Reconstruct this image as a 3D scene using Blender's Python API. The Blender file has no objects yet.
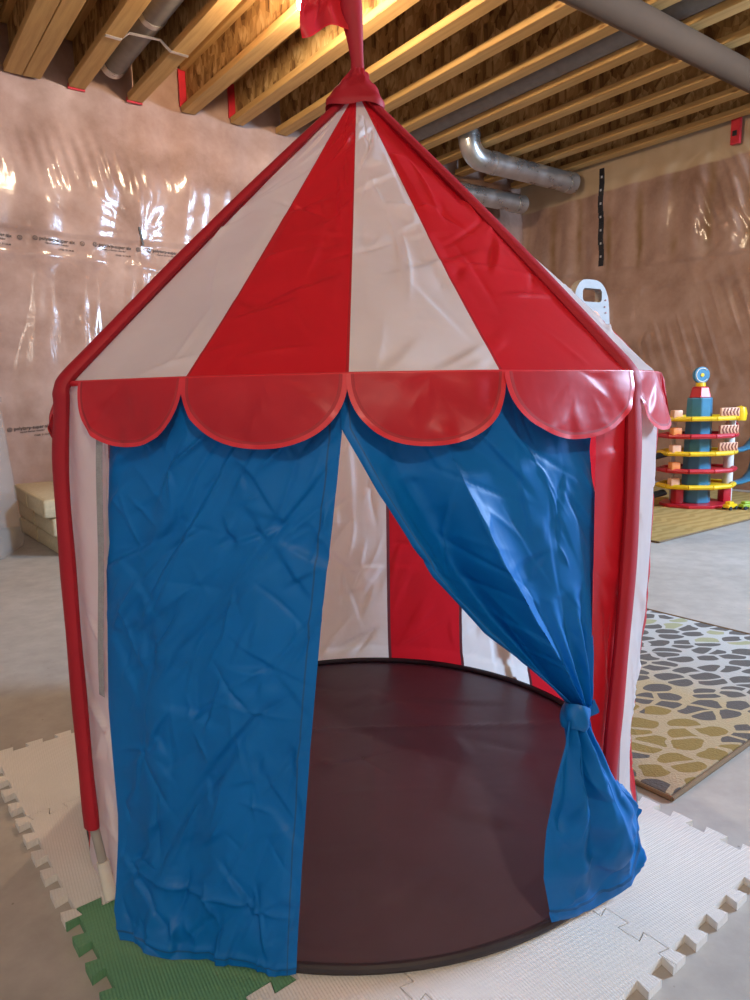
import bpy, bmesh, math, random
import numpy as np
from mathutils import Vector, Matrix, noise as mnoise

random.seed(7)
PI = math.pi
R = math.radians
scn = bpy.context.scene
COL = scn.collection
FL = -0.012                      # concrete slab; z = 0 is the top of the foam tiles

# ------------------------------------------------------------------ materials
def S(r, g, b):                  # sRGB 0-255 -> linear
    f = lambda c: c / 12.92 if c <= 0.04045 else ((c + 0.055) / 1.055) ** 2.4
    return (f(r / 255), f(g / 255), f(b / 255), 1.0)

class NT:
    def __init__(s, name):
        s.m = bpy.data.materials.new(name); s.m.use_nodes = True
        s.t = s.m.node_tree; s.n = s.t.nodes; s.l = s.t.links
        s.out = next(n for n in s.n if n.type == 'OUTPUT_MATERIAL')
        s.p = next(n for n in s.n if n.type == 'BSDF_PRINCIPLED')
    def add(s, typ, **kw):
        n = s.n.new(typ)
        for k, v in kw.items():
            if k in n.inputs.keys(): n.inputs[k].default_value = v
            else: setattr(n, k, v)
        return n
    def link(s, a, b): s.l.new(a, b)
    def ramp(s, fac, stops, interp='LINEAR'):
        r = s.add('ShaderNodeValToRGB'); r.color_ramp.interpolation = interp
        e = r.color_ramp.elements
        while len(e) < len(stops): e.new(0.5)
        for i, (p, c) in enumerate(stops): e[i].position = p; e[i].color = c
        s.link(fac, r.inputs['Fac']); return r
    def coords(s, scale=(1, 1, 1), rot=(0, 0, 0)):
        tc = s.add('ShaderNodeTexCoord'); mp = s.add('ShaderNodeMapping')
        mp.inputs['Scale'].default_value = scale; mp.inputs['Rotation'].default_value = rot
        s.link(tc.outputs['Object'], mp.inputs['Vector']); return mp.outputs['Vector']
    def noise(s, vec, scale, detail=4, rough=.55):
        n = s.add('ShaderNodeTexNoise', Scale=scale, Detail=detail, Roughness=rough)
        s.link(vec, n.inputs['Vector']); return n.outputs['Fac']
    def bump(s, h, strength=.3, dist=.01):
        b = s.add('ShaderNodeBump', Strength=strength, Distance=dist)
        s.link(h, b.inputs['Height']); return b.outputs['Normal']
    def mixc(s, fac, a, b, mode='MIX'):
        n = s.add('ShaderNodeMix', data_type='RGBA', blend_type=mode)
        for v, i in ((fac, 0), (a, 6), (b, 7)):
            if hasattr(v, 'links'): s.link(v, n.inputs[i])
            else: n.inputs[i].default_value = v
        return n.outputs[2]

def plain(name, col, rough=.5, metal=0, spec=.5, bump=0, bscale=60, **kw):
    t = NT(name); p = t.p
    v = t.coords()
    nz = t.noise(v, bscale * .3)
    c2 = tuple(min(1, x * 1.12) for x in col[:3]) + (1,)
    c1 = tuple(x * .9 for x in col[:3]) + (1,)
    r = t.ramp(nz, [(.3, c1), (.7, c2)])
    t.link(r.outputs['Color'], p.inputs['Base Color'])
    p.inputs['Roughness'].default_value = rough; p.inputs['Metallic'].default_value = metal
    p.inputs['Specular IOR Level'].default_value = spec
    for k, val in kw.items(): p.inputs[k].default_value = val
    if bump:
        t.link(t.bump(t.noise(v, bscale), bump, .004), p.inputs['Normal'])
    return t.m

def fabric(name, col, trans=.35, rough=.42, tcol=None, spec=.5):
    """thin woven nylon: part of the light goes through the cloth"""
    t = NT(name); p = t.p
    v = t.coords()
    nz = t.noise(v, 9, 5)
    c1 = tuple(x * .93 for x in col[:3]) + (1,)
    c2 = tuple(min(1, x * 1.06) for x in col[:3]) + (1,)
    r = t.ramp(nz, [(.35, c1), (.65, c2)])
    t.link(r.outputs['Color'], p.inputs['Base Color'])
    p.inputs['Roughness'].default_value = rough; p.inputs['Specular IOR Level'].default_value = spec
    # fine packing creases as bump: two stretched ridge noises
    v2 = t.coords((14, 14, 5), (0.3, .6, .4)); v3 = t.coords((6, 6, 16), (.5, -.4, 0))
    n1 = t.add('ShaderNodeTexNoise', Scale=1.0, Detail=3.0, Roughness=.5, noise_type='RIDGED_MULTIFRACTAL') if hasattr(bpy.types.ShaderNodeTexNoise, 'noise_type') else t.add('ShaderNodeTexNoise', Scale=1.0, Detail=3.0)
    t.link(v2, n1.inputs['Vector'])
    n2 = t.add('ShaderNodeTexNoise', Scale=1.0, Detail=3.0); t.link(v3, n2.inputs['Vector'])
    m = t.add('ShaderNodeMath', operation='ADD')
    t.link(n1.outputs['Fac'], m.inputs[0]); t.link(n2.outputs['Fac'], m.inputs[1])
    b = t.bump(m.outputs[0], .16, .012)
    t.link(b, p.inputs['Normal'])
    tr = t.add('ShaderNodeBsdfTranslucent'); tr.inputs['Color'].default_value = tcol or col
    t.link(b, tr.inputs['Normal'])
    mx = t.add('ShaderNodeMixShader'); mx.inputs['Fac'].default_value = trans
    t.link(p.outputs[0], mx.inputs[1]); t.link(tr.outputs[0], mx.inputs[2])
    t.link(mx.outputs[0], t.out.inputs['Surface'])
    return t.m

M = {}
M['red'] = fabric('red nylon', (.60, .013, .026, 1), .40, tcol=(.80, .020, .034, 1))
M['redthick'] = fabric('red pole sleeve nylon', (.34, .009, .020, 1), .08, rough=.6, spec=.3)
M['redval'] = fabric('red valance nylon', (.58, .020, .032, 1), .38, spec=.32)
M['redbind'] = fabric('red valance binding', (.62, .018, .03, 1), .15)
M['white'] = fabric('white nylon', (.83, .80, .795, 1), .50, tcol=(.90, .87, .86, 1))
M['blue'] = fabric('blue nylon', (.0, .135, .43, 1), .20, rough=.50, spec=.26)
M['bluehem'] = fabric('blue hem', (.0, .115, .36, 1), .1, spec=.3)
M['seam'] = fabric('seam tape', (.27, .10, .12, 1), .1, .6)
M['roofseam'] = fabric('red roof seam', (.42, .014, .025, 1), .2)
M['stitch'] = plain('dark red stitching', (.33, .010, .018, 1), .7)
M['bluestitch'] = plain('dark blue stitching', (.0, .07, .22, 1), .7)
def groundsheet():
    t = NT('dark plum groundsheet'); p = t.p; v = t.coords()
    nz = t.noise(v, 5, 5)
    r = t.ramp(nz, [(.3, (.074, .050, .060, 1)), (.7, (.092, .063, .074, 1))])
    t.link(r.outputs['Color'], p.inputs['Base Color'])
    p.inputs['Roughness'].default_value = .42; p.inputs['Specular IOR Level'].default_value = .35
    t.link(t.bump(t.noise(t.coords((1, 1, 1)), 7, 3), .15, .02), p.inputs['Normal'])
    return t.m
M['groundsheet'] = groundsheet()
M['piping'] = plain('black edge piping', (.02, .014, .017, 1), .55)
M['velcro'] = plain('grey hook tape', S(150, 148, 150), .9, bump=.5, bscale=400)
M['poletube'] = plain('grey plastic tube', S(150, 145, 138), .4)
M['polefoot'] = plain('white plastic fitting', S(205, 198, 188), .4)

def foam(name, col):
    t = NT(name); p = t.p
    v = t.coords()
    nz = t.noise(v, 6, 4)
    c1 = tuple(x * .94 for x in col[:3]) + (1,)
    r = t.ramp(nz, [(.35, c1), (.65, col)])
    t.link(r.outputs['Color'], p.inputs['Base Color'])
    p.inputs['Roughness'].default_value = .62; p.inputs['Specular IOR Level'].default_value = .3
    w = t.add('ShaderNodeTexWave', wave_type='BANDS', bands_direction='X'); w.inputs['Scale'].default_value = 80
    w2 = t.add('ShaderNodeTexWave', wave_type='BANDS', bands_direction='Y'); w2.inputs['Scale'].default_value = 50
    vv = t.coords((1, 1, 1), (0, 0, R(8))); t.link(vv, w.inputs['Vector']); t.link(vv, w2.inputs['Vector'])
    m = t.add('ShaderNodeMath', operation='MULTIPLY_ADD'); m.inputs[1].default_value = .6
    t.link(w2.outputs['Fac'], m.inputs[0]); t.link(w.outputs['Fac'], m.inputs[2])
    t.link(t.bump(m.outputs[0], .5, .0009), p.inputs['Normal'])
    return t.m
M['foamwhite'] = foam('cream white foam', (.66, .635, .60, 1))
M['foamgreen'] = foam('green foam', (.115, .27, .145, 1))

def concrete():
    t = NT('concrete slab'); p = t.p; v = t.coords()
    a = t.noise(v, 1.1, 6, .6); b = t.noise(v, 14, 6, .65)
    r = t.ramp(a, [(.3, (.335, .305, .27, 1)), (.55, (.41, .38, .345, 1)), (.75, (.47, .44, .405, 1))])
    r2 = t.ramp(b, [(.35, (.82, .82, .82, 1)), (.65, (1, 1, 1, 1))])
    c = t.mixc(1.0, r.outputs['Color'], r2.outputs['Color'], 'MULTIPLY')
    vo = t.add('ShaderNodeTexVoronoi'); vo.inputs['Scale'].default_value = 26; t.link(v, vo.inputs['Vector'])
    sp = t.ramp(vo.outputs['Distance'], [(.03, (.45, .42, .4, 1)), (.06, (1, 1, 1, 1))])
    c = t.mixc(.7, c, sp.outputs['Color'], 'MULTIPLY')
    t.link(c, p.inputs['Base Color'])
    p.inputs['Roughness'].default_value = .6; p.inputs['Specular IOR Level'].default_value = .4
    t.link(t.bump(b, .15, .004), p.inputs['Normal'])
    return t.m
M['concrete'] = concrete()

def wood(name, base, dark, axis_scale=(2, 30, 30)):
    t = NT(name); p = t.p; v = t.coords(axis_scale)
    n = t.noise(v, 1.0, 6, .6)
    r = t.ramp(n, [(.3, dark), (.6, base), (.8, tuple(min(1, x * 1.1) for x in base[:3]) + (1,))])
    k = t.add('ShaderNodeTexVoronoi'); k.inputs['Scale'].default_value = 3.2
    t.link(t.coords((1.3, 5, 5)), k.inputs['Vector'])
    kr = t.ramp(k.outputs['Distance'], [(.05, (.35, .22, .12, 1)), (.13, (1, 1, 1, 1))])
    c = t.mixc(.8, r.outputs['Color'], kr.outputs['Color'], 'MULTIPLY')
    t.link(c, p.inputs['Base Color'])
    p.inputs['Roughness'].default_value = .65; p.inputs['Specular IOR Level'].default_value = .3
    t.link(t.bump(n, .2, .003), p.inputs['Normal'])
    return t.m
M['pine'] = wood('pine flange', (.55, .33, .12, 1), (.40, .22, .075, 1))

def osb(name, sc=(1, 1, 1)):
    t = NT(name); p = t.p
    vs = []
    for k, rot in enumerate(((0, 0, 0), (R(40), R(20), R(60)), (R(-35), R(50), R(130)))):
        v = t.add('ShaderNodeTexVoronoi'); v.inputs['Scale'].default_value = 1.0
        t.link(t.coords((26 * sc[0], 60 * sc[1], 13 * sc[2]), rot), v.inputs['Vector'])
        vs.append(v.outputs['Color'])
    a = t.mixc(.5, vs[0], vs[1]); a = t.mixc(.4, a, vs[2])
    bw = t.add('ShaderNodeRGBToBW'); t.link(a, bw.inputs[0])
    r = t.ramp(bw.outputs[0], [(.25, (.13, .06, .02, 1)), (.45, (.34, .19, .065, 1)), (.6, (.50, .31, .12, 1)), (.8, (.66, .46, .22, 1))])
    t.link(r.outputs['Color'], p.inputs['Base Color'])
    p.inputs['Roughness'].default_value = .7; p.inputs['Specular IOR Level'].default_value = .25
    t.link(t.bump(bw.outputs[0], .2, .004), p.inputs['Normal'])
    return t.m
M['osb'] = osb('oriented strand board')

def polywall(name, studs=False):
    """pink batts and studs seen through a glossy vapour barrier film"""
    t = NT(name); p = t.p
    v = t.coords()
    a = t.noise(v, 2.2, 6, .62); b = t.noise(v, 9, 5, .6)
    r = t.ramp(a, [(.28, (.25, .145, .105, 1)), (.48, (.40, .255, .20, 1)), (.68, (.51, .35, .285, 1))])
    r2 = t.ramp(b, [(.3, (.84, .80, .78, 1)), (.7, (1, 1, 1, 1))])
    c = t.mixc(1, r.outputs['Color'], r2.outputs['Color'], 'MULTIPLY')
    if studs:
        # object x runs along the wall: a stud every 0.305 m, seen dimly, and a pale top plate
        tc = t.add('ShaderNodeTexCoord'); sx = t.add('ShaderNodeSeparateXYZ'); t.link(tc.outputs['Object'], sx.inputs[0])
        wob = t.noise(t.coords((1, 1, 1.5)), 3, 3)
        m0 = t.add('ShaderNodeMath', operation='MULTIPLY_ADD'); m0.inputs[1].default_value = .07
        t.link(wob, m0.inputs[0]); t.link(sx.outputs['X'], m0.inputs[2])
        m1 = t.add('ShaderNodeMath', operation='DIVIDE'); m1.inputs[1].default_value = .27; t.link(m0.outputs[0], m1.inputs[0])
        m2 = t.add('ShaderNodeMath', operation='FRACT'); t.link(m1.outputs[0], m2.inputs[0])
        m3 = t.add('ShaderNodeMath', operation='SUBTRACT'); m3.inputs[1].default_value = .5; t.link(m2.outputs[0], m3.inputs[0])
        m4 = t.add('ShaderNodeMath', operation='ABSOLUTE'); t.link(m3.outputs[0], m4.inputs[0])
        st = t.ramp(m4.outputs[0], [(.02, (1, 1, 1, 1)), (.15, (0, 0, 0, 1))])
        zr = t.ramp(sx.outputs['Z'], [(0, (0, 0, 0, 1)), (.01, (1, 1, 1, 1))])
        mz = t.add('ShaderNodeMapRange'); mz.inputs['From Min'].default_value = 1.55; mz.inputs['From Max'].default_value = 1.68
        t.link(sx.outputs['Z'], mz.inputs['Value'])
        mm = t.add('ShaderNodeMath', operation='MULTIPLY'); t.link(st.outputs['Color'], mm.inputs[0]); t.link(mz.outputs[0], mm.inputs[1])
        m5 = t.add('ShaderNodeMath', operation='MULTIPLY'); t.link(mm.outputs[0], m5.inputs[0])
        sn = t.ramp(t.noise(t.coords((1, 1, .7)), 4.5, 3), [(.38, (.12, .12, .12, 1)), (.62, (1, 1, 1, 1))]); t.link(sn.outputs['Color'], m5.inputs[1])
        c = t.mixc(m5.outputs[0], c, (.23, .13, .06, 1))
        mp = t.add('ShaderNodeMapRange'); mp.inputs['From Min'].default_value = 2.19; mp.inputs['From Max'].default_value = 2.205
        t.link(sx.outputs['Z'], mp.inputs['Value'])
        m6 = t.add('ShaderNodeMath', operation='MULTIPLY'); m6.inputs[1].default_value = .7; t.link(mp.outputs[0], m6.inputs[0])
        c = t.mixc(m6.outputs[0], c, (.52, .40, .25, 1))
    t.link(c, p.inputs['Base Color'])
    p.inputs['Roughness'].default_value = .75; p.inputs['Specular IOR Level'].default_value = .2
    p.inputs['Coat Weight'].default_value = .5; p.inputs['Coat Roughness'].default_value = .15; p.inputs['Coat IOR'].default_value = 1.5
    w = t.add('ShaderNodeTexNoise', Scale=1.0, Detail=4.0, Roughness=.6, Distortion=.7); t.link(t.coords((22, 22, 4)), w.inputs['Vector'])
    w2 = t.noise(t.coords((4, 4, 13)), 1, 4)
    ad = t.add('ShaderNodeMath', operation='ADD'); t.link(w.outputs['Fac'], ad.inputs[0]); t.link(w2, ad.inputs[1])
    t.link(t.bump(ad.outputs[0], .09, .02), p.inputs['Coat Normal'])
    return t.m
M['poly_left'] = polywall('pink batts under clear film')
M['poly_right'] = polywall('pink batts and studs under clear film', True)
M['plaster'] = plain('pale foundation wall', (.5, .46, .41, 1), .8, bump=.3, bscale=20)

def galv(name, col, rough=.35):
    t = NT(name); p = t.p; v = t.coords()
    n = t.noise(v, 9, 5)
    c1 = tuple(x * .7 for x in col[:3]) + (1,)
    r = t.ramp(n, [(.3, c1), (.7, col)])
    t.link(r.outputs['Color'], p.inputs['Base Color'])
    p.inputs['Metallic'].default_value = .85
    rr = t.ramp(n, [(.3, (rough * .7,) * 3 + (1,)), (.7, (rough * 1.2,) * 3 + (1,))]); t.link(rr.outputs['Color'], p.inputs['Roughness'])
    return t.m
M['galv'] = galv('galvanised sheet', (.62, .60, .57, 1), .33)
M['dustgrey'] = plain('dusty grey duct', (.21, .19, .175, 1), .6, .2)
M['brownpipe'] = plain('dusty brown steel pipe', (.085, .042, .018, 1), .9, .0, bump=.2, bscale=12)
M['strap'] = galv('bent steel strap', (.75, .73, .70, 1), .4)
M['redtape'] = plain('red sheathing tape', (.55, .02, .035, 1), .35)
M['blacktape'] = plain('black tape', (.010, .011, .016, 1), .4)
M['silverink'] = plain('pale print', (.45, .45, .47, 1), .5)
M['ink'] = plain('dark printed ink', (.045, .028, .022, 1), .5)
M['bed'] = plain('beige upholstery foam', S(190, 176, 145), .8, bump=.15, bscale=200)
M['orange'] = plain('orange plastic', S(225, 135, 70), .45)
M['peach'] = plain('peach plastic', S(225, 170, 135), .45)
M['brownstripe'] = plain('brown print', S(140, 75, 60), .5)
M['toyyellow'] = plain('yellow plastic', (.80, .52, .01, 1), .35)
M['toyred'] = plain('red plastic', (.50, .015, .03, 1), .35)
M['toyblue'] = plain('teal blue plastic', (.045, .20, .33, 1), .35)
M['toynavy'] = plain('dark navy plastic', (.02, .035, .06, 1), .35)
M['toywhite'] = plain('white plastic', (.68, .66, .62, 1), .4)
M['toygreen'] = plain('lime plastic', (.30, .45, .04, 1), .4)
M['slidegrey'] = plain('pale grey plastic', (.24, .215, .20, 1), .55)
def clear_plastic():
    t = NT('frosted clear plastic'); p = t.p
    p.inputs['Base Color'].default_value = (.62, .60, .57, 1)
    p.inputs['Roughness'].default_value = .3
    p.inputs['Alpha'].default_value = .17
    return t.m
M['clear'] = clear_plastic()
M['paper'] = plain('white paper label', (.75, .74, .72, 1), .7)
def bulbmat():
    t = NT('lit lamp glass'); p = t.p
    p.inputs['Base Color'].default_value = (1, .9, .75, 1)
    p.inputs['Emission Color'].default_value = (1.0, .77, .52, 1); p.inputs['Emission Strength'].default_value = BULB
    return t.m
BULB = 900
M['bulb'] = bulbmat()
M['porcelain'] = plain('white lamp holder', (.7, .68, .64, 1), .35)

# ------------------------------------------------------------------ object helpers
def link(o, parent=None):
    COL.objects.link(o)
    if parent is not None: o.parent = parent
    return o

def root_of(p):
    while p.parent is not None: p = p.parent
    return p

def wmesh(name, verts, faces, mats, parent=None, smooth=True, idx=None, local=False):
    """mesh from WORLD coordinates (moved into the root's frame unless local)"""
    me = bpy.data.meshes.new(name)
    V = np.asarray(verts, float)
    if parent is not None and not local:
        r = root_of(parent); inv = Matrix.LocRotScale(r.location, r.rotation_euler, None).inverted()
        A = np.array(inv); V = V @ A[:3, :3].T + A[:3, 3]
    me.from_pydata([tuple(v) for v in V], [], [tuple(int(i) for i in f) for f in faces])
    for m in (mats if isinstance(mats, (list, tuple)) else [mats]): me.materials.append(m)
    if idx is not None: me.polygons.foreach_set('material_index', np.asarray(idx, dtype=np.int32))
    if smooth: me.polygons.foreach_set('use_smooth', [True] * len(me.polygons))
    me.update()
    return link(bpy.data.objects.new(name, me), parent)

def thing(name, label, cat, loc=(0, 0, 0), rz=0, group=None):
    o = bpy.data.objects.new(name, None); o.empty_display_size = .05
    o.location = loc; o.rotation_euler = (0, 0, rz); COL.objects.link(o)
    return tag(o, label, cat, group)

def tag(o, label, cat, group=None):
    o['label'] = label; o['category'] = cat
    if group: o['group'] = group
    return o

def struct(o):
    o['kind'] = 'structure'; return o

class MB:
    """collects shapes in bmesh; build() links them as one mesh"""
    def __init__(s): s.b = bmesh.new(); s.mi = 0
    def box(s, c, d, rot=None, bevel=0, seg=2):
        g = bmesh.ops.create_cube(s.b, size=1)
        vs = g['verts']
        for v in vs: v.co = Vector((v.co.x * d[0], v.co.y * d[1], v.co.z * d[2]))
        if bevel:
            es = list({e for v in vs for e in v.link_edges})
            r = bmesh.ops.bevel(s.b, geom=es, offset=bevel, segments=seg, affect='EDGES', profile=.5)
            vs = list({v for f in r['faces'] for v in f.verts} | {v for v in vs if v.is_valid})
        mt = Matrix.Translation(Vector(c)) @ (rot.to_4x4() if rot is not None else Matrix.Identity(4))
        fs = set()
        for v in vs:
            v.co = mt @ v.co; fs.update(v.link_faces)
        for f in fs: f.material_index = s.mi
        return vs
    def tube(s, pts, rad, n=16, caps=True, sq=1.0, up0=None):
        pts = [Vector(p) for p in pts]; m = len(pts)
        rs = rad if isinstance(rad, (list, tuple)) else [rad] * m
        rings = []; up = Vector(up0) if up0 is not None else None
        for i, p in enumerate(pts):
            d = (pts[min(i + 1, m - 1)] - pts[max(i - 1, 0)]).normalized()
            if up is None:
                up = Vector((0, 0, 1)) if abs(d.z) < .9 else Vector((1, 0, 0))
            a = d.cross(up).normalized(); b = a.cross(d).normalized(); up = b
            rings.append([s.b.verts.new(p + (a * math.cos(2 * PI * k / n) + b * sq * math.sin(2 * PI * k / n)) * rs[i]) for k in range(n)])
        for i in range(m - 1):
            for k in range(n):
                f = s.b.faces.new((rings[i][k], rings[i][(k + 1) % n], rings[i + 1][(k + 1) % n], rings[i + 1][k])); f.material_index = s.mi
        if caps:
            for rg in (rings[0][::-1], rings[-1]):
                try: f = s.b.faces.new(rg); f.material_index = s.mi
                except ValueError: pass
        return rings
    def lathe(s, prof, c=(0, 0, 0), n=32, mt=None):
        rings = []
        for r, z in prof:
            rings.append([s.b.verts.new((mt @ Vector((r * math.cos(2 * PI * k / n), r * math.sin(2 * PI * k / n), z)) if mt else Vector((c[0] + r * math.cos(2 * PI * k / n), c[1] + r * math.sin(2 * PI * k / n), c[2] + z)))) for k in range(n)])
        for i in range(len(prof) - 1):
            for k in range(n):
                f = s.b.faces.new((rings[i][k], rings[i][(k + 1) % n], rings[i + 1][(k + 1) % n], rings[i + 1][k])); f.material_index = s.mi
        for rg in (rings[0][::-1], rings[-1]):
            try: f = s.b.faces.new(rg); f.material_index = s.mi
            except ValueError: pass
    def prism(s, poly, z0, z1, mt=None):
        mt = mt or Matrix.Identity(4)
        lo = [s.b.verts.new(mt @ Vector((x, y, z0))) for x, y in poly]
        hi = [s.b.verts.new(mt @ Vector((x, y, z1))) for x, y in poly]
        n = len(poly)
        fs = [s.b.faces.new(lo[::-1]), s.b.faces.new(hi)]
        fs += [s.b.faces.new((lo[i], lo[(i + 1) % n], hi[(i + 1) % n], hi[i])) for i in range(n)]
        for f in fs: f.material_index = s.mi
    def build(s, name, mats, parent=None, smooth=True, loc=None, bevel=0, angle=35):
        me = bpy.data.meshes.new(name)
        bmesh.ops.recalc_face_normals(s.b, faces=s.b.faces)
        s.b.to_mesh(me); s.b.free()
        for m in (mats if isinstance(mats, (list, tuple)) else [mats]): me.materials.append(m)
        if smooth:
            me.polygons.foreach_set('use_smooth', [True] * len(me.polygons))
            try: me.set_sharp_from_angle(angle=R(angle))
            except Exception: pass
        o = link(bpy.data.objects.new(name, me), parent)
        if loc is not None: o.location = loc
        if bevel:
            md = o.modifiers.new('bevel', 'BEVEL'); md.width = bevel; md.segments = 2; md.limit_method = 'ANGLE'; md.angle_limit = R(40)
        return o

# ------------------------------------------------------------------ cloth sheets
CREASE = 2.2
def crease_field(A, B, n, seed, amp, ang, spread, lens, wid=(.004, .014)):
    """sum of random fold lines; A, B are metric coordinates on the cloth"""
    rg = np.random.default_rng(seed); H = np.zeros_like(A)
    a0, a1, b0, b1 = A.min(), A.max(), B.min(), B.max()
    for _ in range(n):
        ca, cb = rg.uniform(a0, a1), rg.uniform(b0, b1)
        th = R(rg.normal(ang, spread)); L = rg.uniform(*lens); w = rg.uniform(*wid)
        dx, dy = A - ca, B - cb
        l = dx * math.cos(th) + dy * math.sin(th)
        d = -dx * math.sin(th) + dy * math.cos(th) + .12 * l * l / L * rg.normal()
        win = np.clip(1 - np.abs(l) / (L / 2), 0, 1); win = win * win * (3 - 2 * win)
        k = rg.uniform(.3, 1) * amp * CREASE * rg.choice([-1, 1])
        if rg.random() < .5: H += k * win * np.exp(-np.abs(d) / w)
        else: H += k * win * .9 * np.tanh(d / w) * np.exp(-np.abs(d) / (w * 5))
    return H

def grid_sheet(name, P, mats, parent, disp=None, cells=None):
    """P: (nv, nu, 3) points; disp: (nv, nu) along the normal; cells: (nv-1, nu-1) material index"""
    du = np.gradient(P, axis=1); dv = np.gradient(P, axis=0)
    N = np.cross(du, dv); N /= np.linalg.norm(N, axis=2, keepdims=True) + 1e-12
    if disp is not None: P = P + N * disp[..., None]
    nv, nu = P.shape[:2]
    I = np.arange(nv * nu).reshape(nv, nu)
    F = np.stack([I[:-1, :-1], I[:-1, 1:], I[1:, 1:], I[1:, :-1]], -1).reshape(-1, 4)
    return wmesh(name, P.reshape(-1, 3), F, mats, parent, True, None if cells is None else cells.reshape(-1))

# ------------------------------------------------------------------ the room
TH = R(36.5)
D1 = Vector((math.cos(TH), math.sin(TH), 0)); D2 = Vector((math.sin(TH), -math.cos(TH), 0))
K = Vector((1.32, 6.39, 0))
CEIL = 2.40; SUB = 2.68
UL, VL = 6.6, 8.6
def W(u, v, z=0):                # u: from the far corner along the left wall, v: along the right wall
    p = K - D1 * u + D2 * v; return (p.x, p.y, z)

def off_left(u, z):
    """how far the film bulges into the room"""
    o = .012 + .010 * np.sin(2 * PI * u / .64 + 1.0) * np.sin(PI * z / 1.6) + .007 * np.sin(2 * PI * u / .27 + 3 * z)
    o = o + .022 * np.exp(-((z - 2.05) / .28) ** 2) + .010 * np.sin(7 * z + 2.1 * u)
    # wrinkles that run out from the taped spot
    du, dz = u - 3.365, z - 1.66
    r = np.hypot(du, dz) + 1e-4; a = np.arctan2(dz, du)
    o = o + .0035 * np.minimum(r / .12, 1) * np.exp(-r / .55) * (np.abs(np.sin(9 * a + .6 * np.sin(3 * r))) ** .7 - .5)
    # overlap seam
    o = o + .006 * np.tanh((z - 1.62 - .012 * np.sin(3 * u)) / .006) + .010 * np.exp(-np.abs(z - 1.46 - .03 * np.sin(2 * u)) / .03)
    # drapes below the seam
    o = o + .005 * np.sin(2 * PI * (u + .12 * z) / .085 + 2.0 * np.sin(3 * u)) * np.exp(-((z - 1.22) / .16) ** 2) * (.5 + .5 * np.sin(4.1 * u))
    o = o + .0055 * np.sin(2 * PI * (u - .25 * z) / .07) * np.exp(-((z - 2.02) / .12) ** 2) * np.exp(-((u - 3.72) / .42) ** 2)
    return o
def off_right(v, z):
    o = .012 + .012 * np.cos(2 * PI * v / .27 + .5 * np.sin(5 * z)) * np.clip((z - 1.5) / .15, 0, 1) * np.clip((2.3 - z) / .1, 0, 1)
    o = o + .007 * np.tanh((z - 1.63 + .03 * v) / .008) + .009 * np.exp(-np.abs(z - 1.43) / .02) + .01 * np.sin(3 * v + 5 * z)
    o = o + .011 * np.sin(2 * PI * (v + .35 * z) / .10) * np.exp(-((z - 1.12) / .25) ** 2) * np.clip((v - 1.2) / .5, 0, 1)
    o = o + .012 * np.sin(2 * PI * (v + .6 * z) / .09 + 2 * np.sin(8 * z)) * np.exp(-((z - 2.0) / .22) ** 2) * np.clip((v - 1.55) / .3, 0, 1)
    return o

def film_wall(name, along, length, offf, mat, seed, zmax=SUB, dens=.0125):
    nu = int(length / dens) + 1; nz = int((zmax - FL) / dens) + 1
    u = np.linspace(0, length, nu); z = np.linspace(FL, zmax, nz)
    U, Z = np.meshgrid(u, z)
    O = offf(U, Z) + crease_field(U, Z, 220, seed, .0022 if along == 'u' else .0042, 80, 40, (.1, .5), (.006, .02))
    edge = np.clip((zmax - Z) / .05, 0, 1)
    O = np.maximum(O * (0.3 + .7 * edge), .001)
    # object space: x along the wall, z up, y into the room
    n = D1 if along == 'v' else D2
    if along == 'u': ax = -D1; nn = D2
    else: ax = D2; nn = -D1
    me_v = np.stack([U, O, Z], -1).reshape(-1, 3)
    I = np.arange(nu * nz).reshape(nz, nu)
    F = np.stack([I[:-1, :-1], I[:-1, 1:], I[1:, 1:], I[1:, :-1]], -1).reshape(-1, 4)
    if ax.cross(nn).z < 0: F = F[:, ::-1]
    o = wmesh(name, me_v, F, mat)
    mt = Matrix.Identity(4)
    mt.col[0] = (*ax, 0); mt.col[1] = (*nn, 0); mt.col[2] = (0, 0, 1, 0); mt.col[3] = (K.x, K.y, 0, 1)
    # left-handed frames are mirrored, so bake the points into the world instead and keep x / z for the pattern
    if ax.cross(nn).z < 0:
        for vtx in o.data.vertices: vtx.co = Vector((vtx.co.x, -vtx.co.y, vtx.co.z))
        mt.col[1] = (*(-nn), 0)
    o.matrix_world = mt
    struct(o)
    return o, O, u, z
wl, OL, ul, zl = film_wall('wall_left', 'u', UL, off_left, M['poly_left'], 3)
wr, OR_, vr, zr = film_wall('wall_right', 'v', VL, off_right, M['poly_right'], 5)

def samp(O, xs, zs, x, z):
    i = np.clip(np.searchsorted(xs, x), 1, len(xs) - 1); j = np.clip(np.searchsorted(zs, z), 1, len(zs) - 1)
    return O[max(j - 2, 0):j + 2, max(i - 2, 0):i + 2].max()

def slab(name, pts, mat, thick):
    """structure slab from 4 floor-plan points (u, v) and a z range"""
    m = MB(); a = [W(u, v) for u, v in pts]
    m.prism([(p[0], p[1]) for p in a], thick[0], thick[1])
    return struct(m.build(name, mat, None, False))
slab('floor', [(-.1, -.1), (UL + .1, -.1), (UL + .1, VL + .1), (-.1, VL + .1)], M['concrete'], (FL - .1, FL))
slab('ceiling', [(-.1, -.1), (UL + .1, -.1), (UL + .1, VL + .1), (-.1, VL + .1)], M['osb'], (SUB, SUB + .02))
slab('wall_back', [(UL, 0), (UL + .1, 0), (UL + .1, VL), (UL, VL)], M['plaster'], (FL, SUB))
slab('wall_front', [(0, VL), (UL, VL), (UL, VL + .1), (0, VL + .1)], M['plaster'], (FL, SUB))

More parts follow.
